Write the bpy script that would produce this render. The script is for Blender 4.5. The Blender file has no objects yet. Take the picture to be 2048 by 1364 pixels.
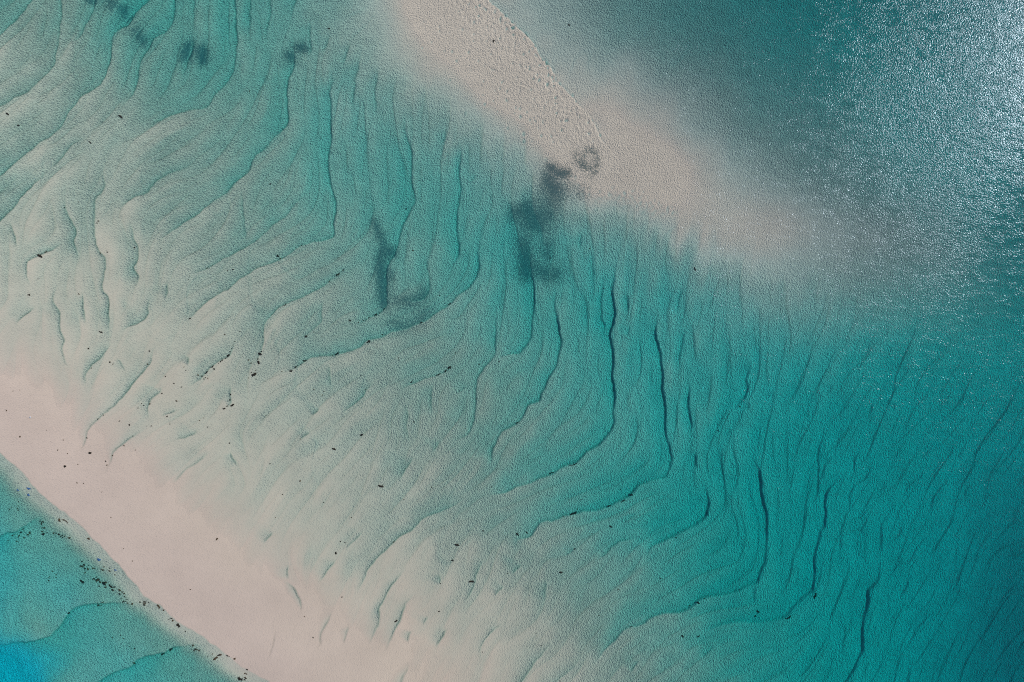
import bpy, math, random
import numpy as np

# ------------------------------------------------------------------ camera, sky, sun
S = 0.09                      # metres on the water plane for one pixel of the 2048 px photograph
CX, CY = 1024.0, 682.0
SUN_DIR = (1420 * S, 680 * S, 122.9)      # where the glitter centres: up and to the right

scene = bpy.context.scene
C = scene.collection
cam_d = bpy.data.cameras.new('camera')
cam_d.sensor_width = 36.0
cam_d.lens = 24.0
cam_d.clip_start = 1.0
cam_d.clip_end = 6000.0
cam = bpy.data.objects.new('camera', cam_d)
C.objects.link(cam)
cam.location = (0, 0, (2048 * S / 2) / (18.0 / 24.0))
scene.camera = cam

sx, sy, sz = SUN_DIR
elev = math.atan2(sz, math.hypot(sx, sy))
azim = math.atan2(sy, sx)
world = bpy.data.worlds.new('World')
scene.world = world
world.use_nodes = True
wn = world.node_tree.nodes
wl = world.node_tree.links
bg = wn.get('Background') or wn.new('ShaderNodeBackground')
sky = wn.new('ShaderNodeTexSky')
sky.sky_type = 'NISHITA'
sky.sun_disc = False
sky.sun_elevation = elev
sky.sun_rotation = math.pi / 2 - azim
wl.new(sky.outputs[0], bg.inputs[0])
bg.inputs[1].default_value = 0.12

sun_d = bpy.data.lights.new('sun', 'SUN')
sun_d.energy = 3.0
sun_d.angle = math.radians(0.5)
sun_d.color = (1.0, 0.98, 0.95)
sun = bpy.data.objects.new('sun', sun_d)
C.objects.link(sun)
sun.rotation_euler = (0, math.pi / 2 - elev, azim)

scene.view_settings.view_transform = 'Standard'
scene.view_settings.look = 'None'
scene.view_settings.exposure = 0.0
scene.view_settings.gamma = 1.0
scene.cycles.transparent_max_bounces = 16
scene.cycles.max_bounces = 6
scene.cycles.sample_clamp_direct = 0
scene.cycles.use_denoising = False
scene.cycles.filter_width = 1.1

random.seed(7)
rng = np.random.default_rng(11)


def W(px, py):
    return (px - CX) * S, (CY - py) * S


# ------------------------------------------------------------------ seabed height field
# water thickness in "optical" hundredths at nodes 128 px apart across, 124 px down
DG = np.array([
 [18, 14, 26, 24, 26, 17, 5, -5,  4, 10, 19, 27, 37, 48, 60, 74, 92],
 [ 8, 11, 18, 25, 23, 18, 9, -1, -4,  4, 11, 19, 27, 36, 47, 60, 78],
 [ 7, 10, 11, 14, 19, 24, 22,  12, 2, -5,  0,  7, 16, 24, 34, 46, 64],
 [12,  6,  9, 12, 16, 23, 26, 27, 14,  2, -4,  0,  6, 12, 20, 32, 55],
 [ 4,  5,  7,  8, 11, 17, 21, 26, 34, 26, 16,  4, 0,  4, 9, 18, 45],
 [ 3,  4,  5,  6,  8, 13, 17, 20, 28, 31, 35, 30, 19, 19, 24, 32, 45],
 [ 0.6,  3,  4,  5,  7, 10, 12, 15, 21, 28, 34, 39, 44, 43, 53, 58, 56],
 [-4, -2,  3,  4,  6,  8, 10, 13, 17, 25, 33, 41, 51, 61, 68, 78, 86],
 [-8, -8, -2,  2,  4,  5,  8, 12, 16, 28, 38, 48, 56, 64, 75, 92,115],
 [-8, -8, -7, -2,  1,  3,  5,  7, 11, 17, 24, 43, 58, 66, 80,105,140],
 [-8, -8, -8, -7, -4, -0.5,  1,  3,  6, 11, 19, 34, 48, 61, 80,115,160],
 [-8, -8, -8, -8, -7, -4, -1,  1,  3,  7, 15, 26, 43, 58, 80,120,170],
], dtype=float) * 0.02        # -> metres
_k = np.clip((DG - 0.2) / 0.9, 0, 1)
DG = np.where(DG > 0, DG * (0.53 + 0.49 * _k), DG)
DG = np.where(DG > 1.6, 1.5 + (DG - 1.5) * 1.45, DG)


def cubic_eval(G, fx, fy):
    H, Wd = G.shape
    fx = np.clip(fx, 0, Wd - 1.0001)
    fy = np.clip(fy, 0, H - 1.0001)
    ix = fx.astype(int)
    iy = fy.astype(int)
    tx = fx - ix
    ty = fy - iy

    def wts(t):     # uniform cubic b-spline / catmull blend
        cr = [(-t**3 + 2*t**2 - t) / 2, (3*t**3 - 5*t**2 + 2) / 2, (-3*t**3 + 4*t**2 + t) / 2, (t**3 - t**2) / 2]
        bs = [(1 - t)**3 / 6, (3*t**3 - 6*t**2 + 4) / 6, (-3*t**3 + 3*t**2 + 3*t + 1) / 6, t**3 / 6]
        return [0.5 * a + 0.5 * b for a, b in zip(cr, bs)]
    wx, wy = wts(tx), wts(ty)
    out = np.zeros_like(fx)
    for j in range(4):
        yy = np.clip(iy + j - 1, 0, H - 1)
        for i in range(4):
            xx = np.clip(ix + i - 1, 0, Wd - 1)
            out += wy[j] * wx[i] * G[yy, xx]
    return out


def noise2(x, y, cell, seed):
    r = np.random.default_rng(seed)
    G = r.standard_normal((64, 64))
    G = np.tile(G, (2, 2))[:68, :68]
    fx = (x / cell) % 64.0 + 1.0          # periodic, so no seam where it wraps
    fy = (y / cell) % 64.0 + 1.0
    return cubic_eval(G, fx, fy)


def smooth(a, b, v):
    t = np.clip((v - a) / (b - a), 0, 1)
    return t * t * (3 - 2 * t)


# sand-wave fronts traced over the flats: (strength, length of the hollow behind in px, points)
FR = [
 (1.0, 36, [(60,0),(45,22),(18,48),(0,66)]),
 (1.0, 36, [(122,0),(122,35),(115,65),(113,95),(108,125),(85,155),(50,185),(20,200),(0,213)]),
 (1.0, 30, [(190,0),(182,25),(172,55),(155,78),(130,88)]),
 (1.2, 34, [(295,0),(272,25),(255,45),(235,58),(225,70),(222,95),(217,125),(207,155),(190,175),(160,195),(142,218),(132,235),(110,262),(75,285),(50,310),(15,340),(0,352)]),
 (1.0, 30, [(350,0),(347,30),(332,60),(307,75),(297,95),(282,120),(275,150),(271,175),(265,188),(250,200),(240,220)]),
 (0.8, 26, [(172,275),(150,283),(137,298),(125,313),(112,325),(95,340)]),
 (0.8, 24, [(387,62),(382,105),(372,130),(363,160)]),
 (0.7, 22, [(385,0),(386,30),(387,62)]),
 (1.0, 34, [(470,0),(470,57),(472,112),(465,145),(447,170),(425,190),(410,215),(375,222),(338,232),(310,245),(285,265)]),
 (0.7, 24, [(592,0),(585,25),(575,45)]),
 (0.6, 20, [(500,0),(498,40),(494,80)]),
 (0.6, 20, [(541,0),(538,30),(533,60),(535,95)]),
 (1.2, 34, [(592,62),(587,92),(588,130),(580,155),(577,185),(578,220),(577,250),(549,272),(530,297),(512,312),(492,346),(467,368),(450,388),(420,408),(390,431),(372,446),(332,471),(320,491)]),
 (0.8, 22, [(620,27),(620,50),(618,75),(622,100),(612,118)]),
 (0.6, 20, [(662,65),(654,92),(640,108)]),
 (1.3, 32, [(663,125),(664,155),(659,190),(658,215),(661,242),(662,270),(660,300),(659,340),(664,370),(672,408),(672,428),(669,453),(668,471),(647,478),(620,488),(600,494),(580,508),(562,516),(540,528),(512,540),(490,552),(460,571),(437,586),(415,603),(392,621),(380,636),(372,655)]),
 (0.7, 20, [(699,78),(697,98),(692,118),(684,135)]),
 (0.8, 20, [(722,105),(717,135),(712,155),(708,175),(705,195),(707,218),(703,230)]),
 (0.7, 22, [(760,125),(757,150),(753,175),(754,212),(755,240)]),
 (1.3, 34, [(812,215),(812,262),(820,290),(822,308),(824,341),(826,375),(830,400),(826,418),(817,430),(808,450),(800,475),(795,495),(788,510),(777,520),(772,540),(774,556),(773,580),(776,610),(765,622),(740,635),(715,648),(700,648)]),
 (0.6, 20, [(892,258),(887,280),(875,292)]),
 (1.3, 32, [(922,275),(923,300),(922,341),(922,361),(923,385),(917,416),(914,448),(917,473),(921,491),(918,511),(910,524),(895,531)]),
 (0.6, 18, [(955,350),(937,368)]),
 (1.4, 38, [(967,461),(958,475),(956,495),(957,521),(955,548),(945,566),(930,583),(912,597),(893,612),(872,627),(855,640),(835,650),(800,660),(767,670),(740,682),(727,692),(705,702),(680,707),(672,712),(645,712),(620,714),(610,722),(595,734),(582,742),(562,750)]),
 (1.0, 30, [(705,524),(697,536),(685,544),(675,551),(660,563),(650,575),(625,584),(612,588),(594,600),(570,610),(552,624),(537,638),(530,655),(527,675),(520,700),(512,725),(508,745)]),
 (0.9, 26, [(647,591),(645,628),(642,646),(625,661),(612,673),(600,683)]),
 (1.0, 30, [(854,500),(853,516),(856,556),(856,586),(847,596),(830,603),(795,601)]),
 (1.0, 32, [(610,373),(604,393),(590,408),(580,426),(570,436),(550,446),(527,466),(512,481),(475,501),(460,513),(425,531),(398,543),(380,553)]),
 (0.8, 24, [(487,370),(488,416),(490,450),(488,480),(480,495)]),
 (1.2, 36, [(110,330),(82,356),(47,388),(25,418),(0,441)]),
 (0.8, 24, [(17,441),(22,461),(30,476),(32,496)]),
 (0.9, 24, [(205,320),(207,348),(212,368),(200,388),(190,400),(188,430),(190,471),(197,496),(210,513),(211,525),(208,541),(207,573),(215,593),(218,611),(217,636),(217,666),(222,678)]),
 (0.9, 24, [(130,388),(132,411),(140,433),(150,453),(152,468),(147,481),(152,503),(155,526)]),
 (1.0, 26, [(130,481),(110,496),(95,506),(62,518),(52,531),(53,548),(57,571),(60,581)]),
 (0.9, 24, [(262,433),(265,461),(265,476),(275,496),(275,521),(267,533),(275,553),(272,573),(267,586)]),
 (0.9, 26, [(400,320),(360,338),(322,356),(300,378),(287,388),(260,401),(225,423)]),
 (0.7, 22, [(335,561),(337,586),(332,598)]),
 (0.9, 24, [(297,591),(295,628),(282,641),(257,653),(237,666)]),
 (0.9, 22, [(120,561),(110,581),(110,606),(120,623),(122,641),(122,663),(130,682),(127,700),(130,717),(140,733),(150,742)]),
 (0.9, 22, [(165,581),(166,611),(170,628),(175,653)]),
 (0.7, 24, [(75,611),(50,628),(32,651)]),
 (1.1, 28, [(325,685),(310,697),(304,714),(300,732),(272,757),(260,772),(242,797),(225,814),(207,829),(192,844),(177,862),(170,882),(160,897),(140,910)]),
 (0.8, 22, [(222,678),(220,692),(207,707),(200,717),(180,739),(172,754),(172,777)]),
 (0.7, 18, [(235,712),(245,729),(250,742)]),
 (0.9, 22, [(320,767),(325,782),(307,794),(300,807),(297,822),(302,837)]),
 (0.7, 20, [(360,822),(340,828),(318,836)]),
 (1.0, 26, [(295,854),(275,867),(257,879),(240,892),(225,910),(220,927),(212,942),(195,955)]),
 (1.1, 28, [(475,672),(470,686),(468,692),(457,709),(440,722),(425,732),(412,747),(395,762),(370,778)]),
 (0.8, 22, [(462,764),(460,790),(463,807),(450,818)]),
 (0.7, 18, [(460,900),(465,915),(475,930)]),
 (0.8, 24, [(425,902),(400,920),(375,937),(357,957),(342,972)]),
 (0.7, 20, [(395,855),(390,867),(370,877),(350,882)]),
 (0.7, 20, [(380,710),(372,732)]),
 (1.0, 30, [(752,765),(734,782),(720,800),(697,815),(682,832)]),
 (1.1, 30, [(912,720),(902,732),(892,742),(872,750),(840,757),(822,765),(802,780),(795,792)]),
 (1.2, 32, [(992,600),(992,640),(993,682),(992,705),(982,725),(970,737),(960,752),(955,767),(954,792),(951,822),(947,855),(937,870),(922,877),(902,887)]),
 (1.3, 34, [(1050,470),(1062,481),(1064,500),(1063,516),(1064,541),(1068,580),(1068,616),(1068,636),(1065,666),(1061,682),(1049,697),(1039,707),(1024,710),(1000,716),(985,724)]),
 (0.7, 22, [(942,770),(922,780),(907,790)]),
 (0.8, 22, [(867,762),(862,802),(865,832)]),
 (0.8, 22, [(812,802),(816,837),(814,867),(818,890)]),
 (0.8, 22, [(880,880),(874,895),(864,907)]),
 (1.0, 26, [(827,910),(822,925),(812,940),(800,965)]),
 (1.7, 40, [(1110,560),(1113,590),(1112,620),(1116,650),(1120,668),(1123,690),(1117,720),(1109,742),(1099,760),(1087,782),(1079,800),(1059,812),(1049,827),(1037,845),(1022,856),(1002,866),(995,880),(987,900),(984,922),(977,940)]),
 (1.2, 34, [(942,987),(927,1002),(907,1015),(880,1025),(850,1038),(837,1048),(812,1068),(787,1086),(762,1108),(747,1125),(732,1145),(727,1165),(722,1178),(722,1193)]),
 (0.7, 20, [(622,860),(600,880)]),
 (0.7, 20, [(659,725),(662,777)]),
 (0.7, 20, [(640,815),(624,830)]),
 (0.8, 18, [(1164,463),(1163,491),(1159,503)]),
 (1.0, 20, [(1179,496),(1186,516),(1186,553),(1188,573)]),
 (1.1, 20, [(1209,536),(1208,576),(1206,603),(1203,633),(1211,653),(1210,690)]),
 (1.9, 46, [(1230,516),(1228,548),(1228,591),(1231,628),(1226,653),(1224,682),(1227,702),(1228,727),(1226,752),(1230,770),(1230,800),(1226,822),(1229,842),(1224,857),(1216,874),(1199,890),(1174,905),(1159,920),(1144,929),(1111,943),(1094,950),(1061,964),(1034,977),(1000,990),(970,1000)]),
 (1.0, 16, [(1256,581),(1258,616),(1255,631)]),
 (1.0, 16, [(1261,651),(1256,673)]),
 (0.9, 18, [(1371,576),(1361,603),(1356,631)]),
 (1.1, 18, [(1376,651),(1369,673),(1366,700),(1366,727),(1363,754)]),
 (1.7, 44, [(1314,610),(1312,650),(1321,705),(1324,732),(1328,757),(1326,782),(1329,802),(1331,827),(1333,847),(1336,874),(1343,897),(1344,922),(1340,942),(1334,955),(1319,962),(1298,966),(1280,972),(1269,984),(1249,1000),(1219,1012),(1195,1022),(1170,1025),(1145,1030),(1110,1038),(1081,1046),(1069,1063),(1056,1073),(1039,1080),(1032,1105)]),
 (1.5, 20, [(1386,754),(1381,777),(1378,805),(1382,822),(1385,842),(1384,864),(1384,885)]),
 (1.3, 18, [(1399,902),(1395,922),(1394,945)]),
 (1.9, 46, [(1400,950),(1404,957),(1414,977),(1419,997),(1418,1023),(1414,1038),(1399,1050),(1374,1063),(1351,1074),(1324,1085),(1306,1093),(1299,1105),(1294,1128)]),
 (1.0, 30, [(1290,1080),(1262,1080),(1239,1085),(1226,1095),(1216,1105),(1199,1123),(1184,1133)]),
 (1.5, 32, [(1496,704),(1503,732),(1498,757),(1499,779),(1491,799),(1476,817),(1461,832)]),
 (0.9, 18, [(1501,802),(1499,827)]),
 (0.9, 18, [(1469,857),(1456,882)]),
 (1.7, 42, [(1516,892),(1516,927),(1524,957),(1526,987),(1536,1010),(1539,1040),(1541,1070),(1538,1100),(1534,1128),(1529,1148),(1521,1165),(1514,1170),(1499,1176),(1486,1183),(1459,1190),(1434,1195),(1414,1198),(1394,1208),(1381,1218),(1350,1228),(1320,1232),(1301,1238),(1289,1246),(1256,1255),(1236,1276),(1211,1298),(1199,1318),(1190,1335)]),
 (1.0, 16, [(1514,1173),(1514,1198),(1517,1213)]),
 (1.0, 18, [(1658,832),(1656,857),(1651,882),(1643,900),(1645,920),(1643,945),(1641,970),(1641,995),(1631,1010),(1630,1030)]),
 (1.1, 16, [(1675,910),(1671,920),(1658,932),(1651,952),(1643,970)]),
 (2.0, 32, [(1690,935),(1681,965),(1671,977),(1660,987),(1657,1005),(1660,1023),(1658,1038),(1656,1055),(1648,1065),(1645,1080),(1643,1105),(1638,1123),(1637,1148),(1633,1173),(1628,1188),(1613,1203),(1593,1220),(1573,1235),(1551,1243),(1520,1248),(1486,1248),(1456,1250),(1434,1258),(1399,1273)]),
 (1.0, 18, [(1793,1023),(1783,1038),(1773,1053),(1771,1070),(1772,1100),(1772,1125)]),
 (1.9, 22, [(1774,1110),(1771,1133),(1768,1153),(1761,1173),(1748,1185),(1747,1203),(1743,1223),(1736,1243),(1735,1268),(1735,1293),(1733,1310),(1721,1325),(1716,1345),(1706,1364)]),
 (1.1, 18, [(1881,1060),(1863,1085),(1848,1103),(1836,1123),(1823,1133),(1808,1135),(1796,1148),(1788,1163),(1786,1175)]),
 (1.1, 18, [(1833,1150),(1826,1178),(1813,1198),(1811,1213)]),
 (1.1, 20, [(1882,1223),(1881,1238),(1863,1255),(1846,1270),(1841,1285),(1828,1300)]),
 (1.2, 18, [(1841,1328),(1833,1348),(1831,1364)]),
 (0.7, 18, [(1941,1138),(1936,1173),(1916,1208)]),
 (0.7, 18, [(2048,1128),(2018,1143),(2006,1168)]),
 (1.0, 16, [(1813,1050),(1811,1073),(1801,1085),(1781,1093)]),
 (1.1, 16, [(1741,1023),(1733,1040),(1711,1048)]),
 (0.8, 14, [(1691,1073),(1691,1108)]),
 (0.8, 14, [(1728,1085),(1718,1100)]),
 (0.8, 14, [(1741,1118),(1741,1133)]),
 (0.9, 16, [(1781,1208),(1766,1225)]),
 (0.8, 16, [(1671,772),(1661,792)]),
 (1.0, 16, [(1711,797),(1696,817),(1676,830)]),
 (1.1, 18, [(1758,802),(1748,825),(1736,847)]),
 (0.8, 16, [(1626,825),(1618,842)]),
 (0.8, 16, [(1801,802),(1791,830)]),
 (0.9, 18, [(1886,840),(1873,855),(1848,872)]),
 (1.0, 16, [(1733,905),(1718,917),(1716,942),(1713,952)]),
 (0.9, 18, [(1883,890),(1861,912),(1838,925)]),
 (1.0, 18, [(1858,937),(1851,960),(1831,975),(1826,990),(1813,1002)]),
 (1.2, 18, [(1911,957),(1896,980),(1881,1000),(1873,1023),(1862,1040)]),
 (0.9, 16, [(1966,970),(1953,985),(1943,1005)]),
 (1.0, 18, [(1756,920),(1741,957),(1713,982),(1708,1005),(1707,1030)]),
 (0.8, 16, [(1786,970),(1761,997)]),
 (0.8, 24, [(549,1060),(539,1075),(527,1090)]),
 (0.8, 24, [(729,1055),(719,1073),(697,1095),(692,1105)]),
 (0.9, 26, [(672,1115),(662,1133),(652,1150),(639,1168)]),
 (1.1, 28, [(817,1120),(807,1143),(789,1173),(772,1195),(759,1218),(759,1245),(749,1265),(732,1295)]),
 (1.1, 28, [(834,1183),(819,1200),(809,1220),(802,1245),(787,1268),(777,1293),(767,1313)]),
 (0.9, 26, [(667,1218),(662,1235),(649,1263),(634,1293),(632,1310)]),
 (0.8, 24, [(697,1248),(692,1273),(687,1298)]),
 (0.9, 24, [(569,1158),(587,1175),(599,1193),(604,1208),(597,1235)]),
 (0.7, 20, [(577,1130),(578,1162)]),
 (0.8, 22, [(882,1145),(879,1168)]),
 (1.0, 24, [(972,1113),(957,1143),(952,1168),(942,1185),(927,1210)]),
 (0.9, 24, [(899,1255),(882,1280),(872,1298)]),
 (1.0, 24, [(1007,1245),(982,1270),(964,1295),(962,1318)]),
 (0.9, 24, [(822,1318),(817,1338),(804,1364)]),
 (0.8, 20, [(1009,1170),(987,1193)]),
 (0.8, 22, [(824,1263),(814,1285)]),
 (0.8, 22, [(859,1233),(849,1253)]),
 (0.9, 22, [(1044,1128),(1027,1153)]),
 (0.9, 18, [(1091,1155),(1091,1195),(1089,1208)]),
 (1.1, 26, [(1111,1280),(1089,1305),(1069,1325),(1045,1364)]),
 (1.0, 24, [(1164,1305),(1154,1328),(1131,1350),(1118,1364)]),
 (0.9, 22, [(1281,1318),(1271,1333),(1261,1348)]),
 (0.9, 22, [(1151,1095),(1144,1108),(1126,1115)]),
 (0.8, 20, [(1434,1293),(1416,1313),(1411,1323)]),
 (0.7, 20, [(555,1255),(548,1290),(540,1320)]),
]
# fronts whose deeper side lies the other way (lagoon shelves and the sea side of the upper bar)
FR_REV = [
 (1.0, 40, [(0,1070),(15,1062),(40,1054),(60,1043),(92,1033)]),
 (1.1, 46, [(282,1206),(262,1206),(240,1206),(212,1207),(182,1208),(150,1215),(137,1223),(122,1243),(110,1260),(95,1273),(67,1283),(32,1288),(10,1292),(-50,1298),(-110,1300)]),
 (1.1, 46, [(420,1288),(400,1287),(370,1290),(342,1298),(325,1308),(300,1313),(275,1320),(255,1335),(232,1345),(207,1358),(190,1368)]),
]
BAR_EDGE = [(960,-20),(975,0),(1010,32),(1060,80),(1085,115),(1112,158),(1150,200),(1185,245),(1208,285),(1235,330)]
SHORE = [(-160,790),(-60,868),(0,905),(30,930),(62,967),(92,996),(122,1022),(150,1040),(178,1070),(205,1096),(238,1128),(262,1160),(290,1190),(322,1215),(352,1240),(388,1262),(424,1289),(455,1315),(485,1334),(530,1360),(600,1400),(760,1480)]


def catmull(pts, step=6.0):
    P = [np.array(p, float) for p in pts]
    P = [2 * P[0] - P[1]] + P + [2 * P[-1] - P[-2]]
    out = []
    for i in range(1, len(P) - 2):
        d = np.linalg.norm(P[i + 1] - P[i])
        n = max(1, int(d / step))
        for k in range(n):
            t = k / n
            out.append(0.5 * ((2 * P[i]) + (-P[i-1] + P[i+1]) * t + (2*P[i-1] - 5*P[i] + 4*P[i+1] - P[i+2]) * t*t
                              + (-P[i-1] + 3*P[i] - 3*P[i+1] + P[i+2]) * t**3))
    out.append(P[-2])
    return np.array(out)


def signed_dist(X, Y, pts):
    """distance to the polyline, arc position of the foot, and side (+1 right-hand of travel in y-down px)"""
    best = np.full(X.shape, 1e9)
    pos = np.zeros(X.shape)
    side = np.ones(X.shape)
    acc = 0.0
    for a, b in zip(pts[:-1], pts[1:]):
        d = b - a
        L = math.hypot(*d)
        if L < 1e-6:
            continue
        ux, uy = d / L
        rx, ry = X - a[0], Y - a[1]
        t = np.clip(rx * ux + ry * uy, 0, L)
        ex, ey = rx - t * ux, ry - t * uy
        dd = ex * ex + ey * ey
        m = dd < best
        best = np.where(m, dd, best)
        pos = np.where(m, acc + t, pos)
        side = np.where(m, np.sign(ux * ry - uy * rx), side)
        acc += L
    return np.sqrt(best), pos, side, acc


def axis(lo, hi, step, far):
    core = np.arange(lo, hi + step * 0.5, step)
    out = []
    d = step
    v = core[-1]
    while v < hi + far:
        d *= 1.25
        v += d
        out.append(v)
    left = [lo - (o - core[-1]) for o in out]
    return np.concatenate([np.array(left[::-1]), core, np.array(out)])


STEP = 1.7
ax_x = axis(-90, 2138, STEP, 16000)
ax_y = axis(-90, 1454, STEP, 16000)
PX, PY = np.meshgrid(ax_x, ax_y)
# gentle wander so that no traced edge is ruler-clean
QX = PX + 2.2 * noise2(PX, PY, 23, 1) + 0.9 * noise2(PX, PY, 8, 2)
QY = PY + 2.2 * noise2(PX, PY, 23, 3) + 0.9 * noise2(PX, PY, 8, 4)
wx = QX + 10 * noise2(PX, PY, 90, 5)
wy = QY + 10 * noise2(PX, PY, 90, 6)
base = cubic_eval(DG, wx / 128.0, wy / 124.0)        # depth in metres, positive below the water

# lagoon beyond the lower-left shore
sd, pos, side, _ = signed_dist(QX, QY, catmull(SHORE, 25))
sdist = sd * side                  # >0 on the lagoon side (travel runs down-right, right hand = lower left)
lag = 0.09 + 0.01 * smooth(0, 14, sdist) + 0.22 * smooth(12, 60, sdist) + 0.10 * smooth(60, 150, sdist)
corner = np.hypot(QX + 60, (QY - 1420))
lag += 0.95 * smooth(215, 70, corner + 25 * noise2(PX, PY, 60, 8))
left = np.hypot((QX + 60) * 1.0, (QY - 1130) * 0.55)
lag += 0.10 * smooth(120, 30, left)
lag += 0.04 * noise2(PX, PY, 70, 9)
berm = -(0.05 * smooth(0, 18, -sdist))
toshore = smooth(-40, -4, -np.abs(sdist))
depth = np.where(sdist > 0, lag, base * smooth(0, 130, -sdist) + berm * (1 - smooth(0, 130, -sdist)))
shore_step = smooth(-1.6, 1.6, sdist)
depth = np.where(np.abs(sdist) < 1.6, lag * shore_step + (-0.02) * (1 - shore_step), depth)

local = np.maximum(depth, 0.0).copy()
lines = np.zeros_like(depth)        # thin dark seams at each front: fine detritus plus painted shade


def add_front(depth, strength, hollow, pts, rev=False, amp=None, seam=1.0):
    P = [np.array(p, float) for p in pts]
    # run fronts on past the frame where they leave it
    for end, nxt in ((0, 1), (-1, -2)):
        p = P[end]
        if p[0] <= 3 or p[0] >= 2045 or p[1] <= 3 or p[1] >= 1361:
            d = p - P[nxt]
            q = p + d / np.linalg.norm(d) * 90
            P = [q] + P if end == 0 else P + [q]
    c = catmull(P, 7)
    t = np.diff(c, axis=0)
    nrm = np.stack([-t[:, 1], t[:, 0]], 1)
    D = np.array([0.8, 0.6]) if rev else np.array([-0.8, -0.6])
    s = 1.0 if (nrm @ D).sum() > 0 else -1.0        # right hand of travel is (-ty, tx)
    m = hollow * 4 + 30
    i0, i1 = np.searchsorted(ax_x, [c[:, 0].min() - m, c[:, 0].max() + m])
    j0, j1 = np.searchsorted(ax_y, [c[:, 1].min() - m, c[:, 1].max() + m])
    sl = (slice(j0, j1), slice(i0, i1))
    d, pos, sd, Lt = signed_dist(QX[sl], QY[sl], c)
    sgn = -d * sd * s                    # negative on the deep side
    tp = min(55.0, 0.36 * Lt)
    taper = smooth(0, min(85.0, 0.38 * Lt), pos) * smooth(0, tp, Lt - pos)
    taper = taper * (1 - smooth(m * 0.7, m, d)) * np.clip(0.95 + 0.2 * noise2(PX[sl], PY[sl], 26, 40), 0.2, 1.5)
    A = strength * np.clip(0.032 + 0.24 * local[sl], 0.02, 0.15) if amp is None else amp
    dn = A * np.exp(np.minimum(sgn, 0) / hollow)
    up = -0.35 * A * np.exp(-np.maximum(sgn, 0) / (hollow * 0.8))
    w = 2.1 if strength < 1.35 else 2.6
    k = smooth(-w, w, sgn)
    depth[sl] += (dn * (1 - k) + up * k) * taper
    # thin scour groove at the foot of the front
    g = np.exp(-((sgn + 1.5) / 1.5) ** 2)
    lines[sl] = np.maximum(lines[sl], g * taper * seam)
    depth[sl] += (0.15 * A + 0.012) * g * taper
    depth[sl] += 0.042 * strength * (1 - 0.55 * smooth(0.3, 0.9, local[sl])) * np.exp(np.minimum(sgn, 0) / 6.0) * (1 - k) * taper


# dense sand waves between the traced fronts: noise drawn out along the direction the fronts run,
# then leaned over towards the side their steep faces look to
CS = 4.0
gx0, gy0 = -140.0, -140.0
gw, gh = int(2328 / CS), int(1644 / CS)


def blur(a, sig):
    ky = np.fft.fftfreq(a.shape[0])[:, None]
    kx = np.fft.rfftfreq(a.shape[1])[None, :]
    return np.fft.irfft2(np.fft.rfft2(a) * np.exp(-2 * (math.pi * sig) ** 2 * (kx * kx + ky * ky)), s=a.shape)


c2 = np.zeros((gh, gw))
s2 = np.zeros((gh, gw))
ww = np.zeros((gh, gw))
for st, ho, pts in FR:
    c = catmull(pts, 6)
    for a, b in zip(c[:-1], c[1:]):
        th = math.atan2(b[1] - a[1], b[0] - a[0])
        i, j = int((a[0] - gx0) / CS), int((a[1] - gy0) / CS)
        if 0 <= i < gw and 0 <= j < gh:
            L = math.hypot(*(b - a)) * st
            c2[j, i] += L * math.cos(2 * th)
            s2[j, i] += L * math.sin(2 * th)
            ww[j, i] += L
C2 = blur(c2, 7) + 0.25 * blur(c2, 20) + 0.05 * blur(c2, 55)
S2 = blur(s2, 7) + 0.25 * blur(s2, 20) + 0.05 * blur(s2, 55)
TH = 0.5 * np.arctan2(S2, C2)
TX, TY = np.cos(TH), np.sin(TH)
NX, NY = -TY, TX
fl = np.where(NX * -0.8 + NY * -0.6 > 0, 1.0, -1.0)
NX, NY = NX * fl, NY * fl


def bil(a, x, y):
    x = np.clip(x, 0, a.shape[1] - 1.001)
    y = np.clip(y, 0, a.shape[0] - 1.001)
    i, j = x.astype(int), y.astype(int)
    tx, ty = x - i, y - j
    return (a[j, i] * (1 - tx) + a[j, i + 1] * tx) * (1 - ty) + (a[j + 1, i] * (1 - tx) + a[j + 1, i + 1] * tx) * ty


def drawn_noise(seed, sig, steps):
    n0 = np.random.default_rng(seed).standard_normal((gh, gw))
    n0 = blur(n0, sig) - blur(n0, sig * 2.2)
    yy, xx = np.mgrid[0:gh, 0:gw].astype(float)
    tot = n0.copy()
    for sg in (1, -1):
        x, y = xx.copy(), yy.copy()
        dx, dy = TX * sg, TY * sg
        for k in range(1, steps + 1):
            x = x + dx
            y = y + dy
            tot += bil(n0, x, y) * math.exp(-2.2 * (k / steps) ** 2)
            tx, ty = bil(TX, x, y), bil(TY, x, y)
            f_ = np.where(tx * dx + ty * dy < 0, -1.0, 1.0)
            dx, dy = tx * f_, ty * f_
            q = np.hypot(dx, dy) + 1e-6
            dx, dy = dx / q, dy / q
    tot = tot - blur(tot, sig * 4)
    return tot / np.sqrt(blur(tot * tot, 25) + 1e-9)


def leaned(F, c):
    gxx, gyy = (PX - gx0) / CS, (PY - gy0) / CS
    nxx, nyy = bil(NX, gxx, gyy), bil(NY, gxx, gyy)
    h = cubic_eval(F, gxx, gyy)
    for _ in range(4):
        h = 0.4 * h + 0.6 * cubic_eval(F, gxx - c * h * nxx / CS, gyy - c * h * nyy / CS)
    return np.clip(h, -2.2, 2.2)


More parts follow.
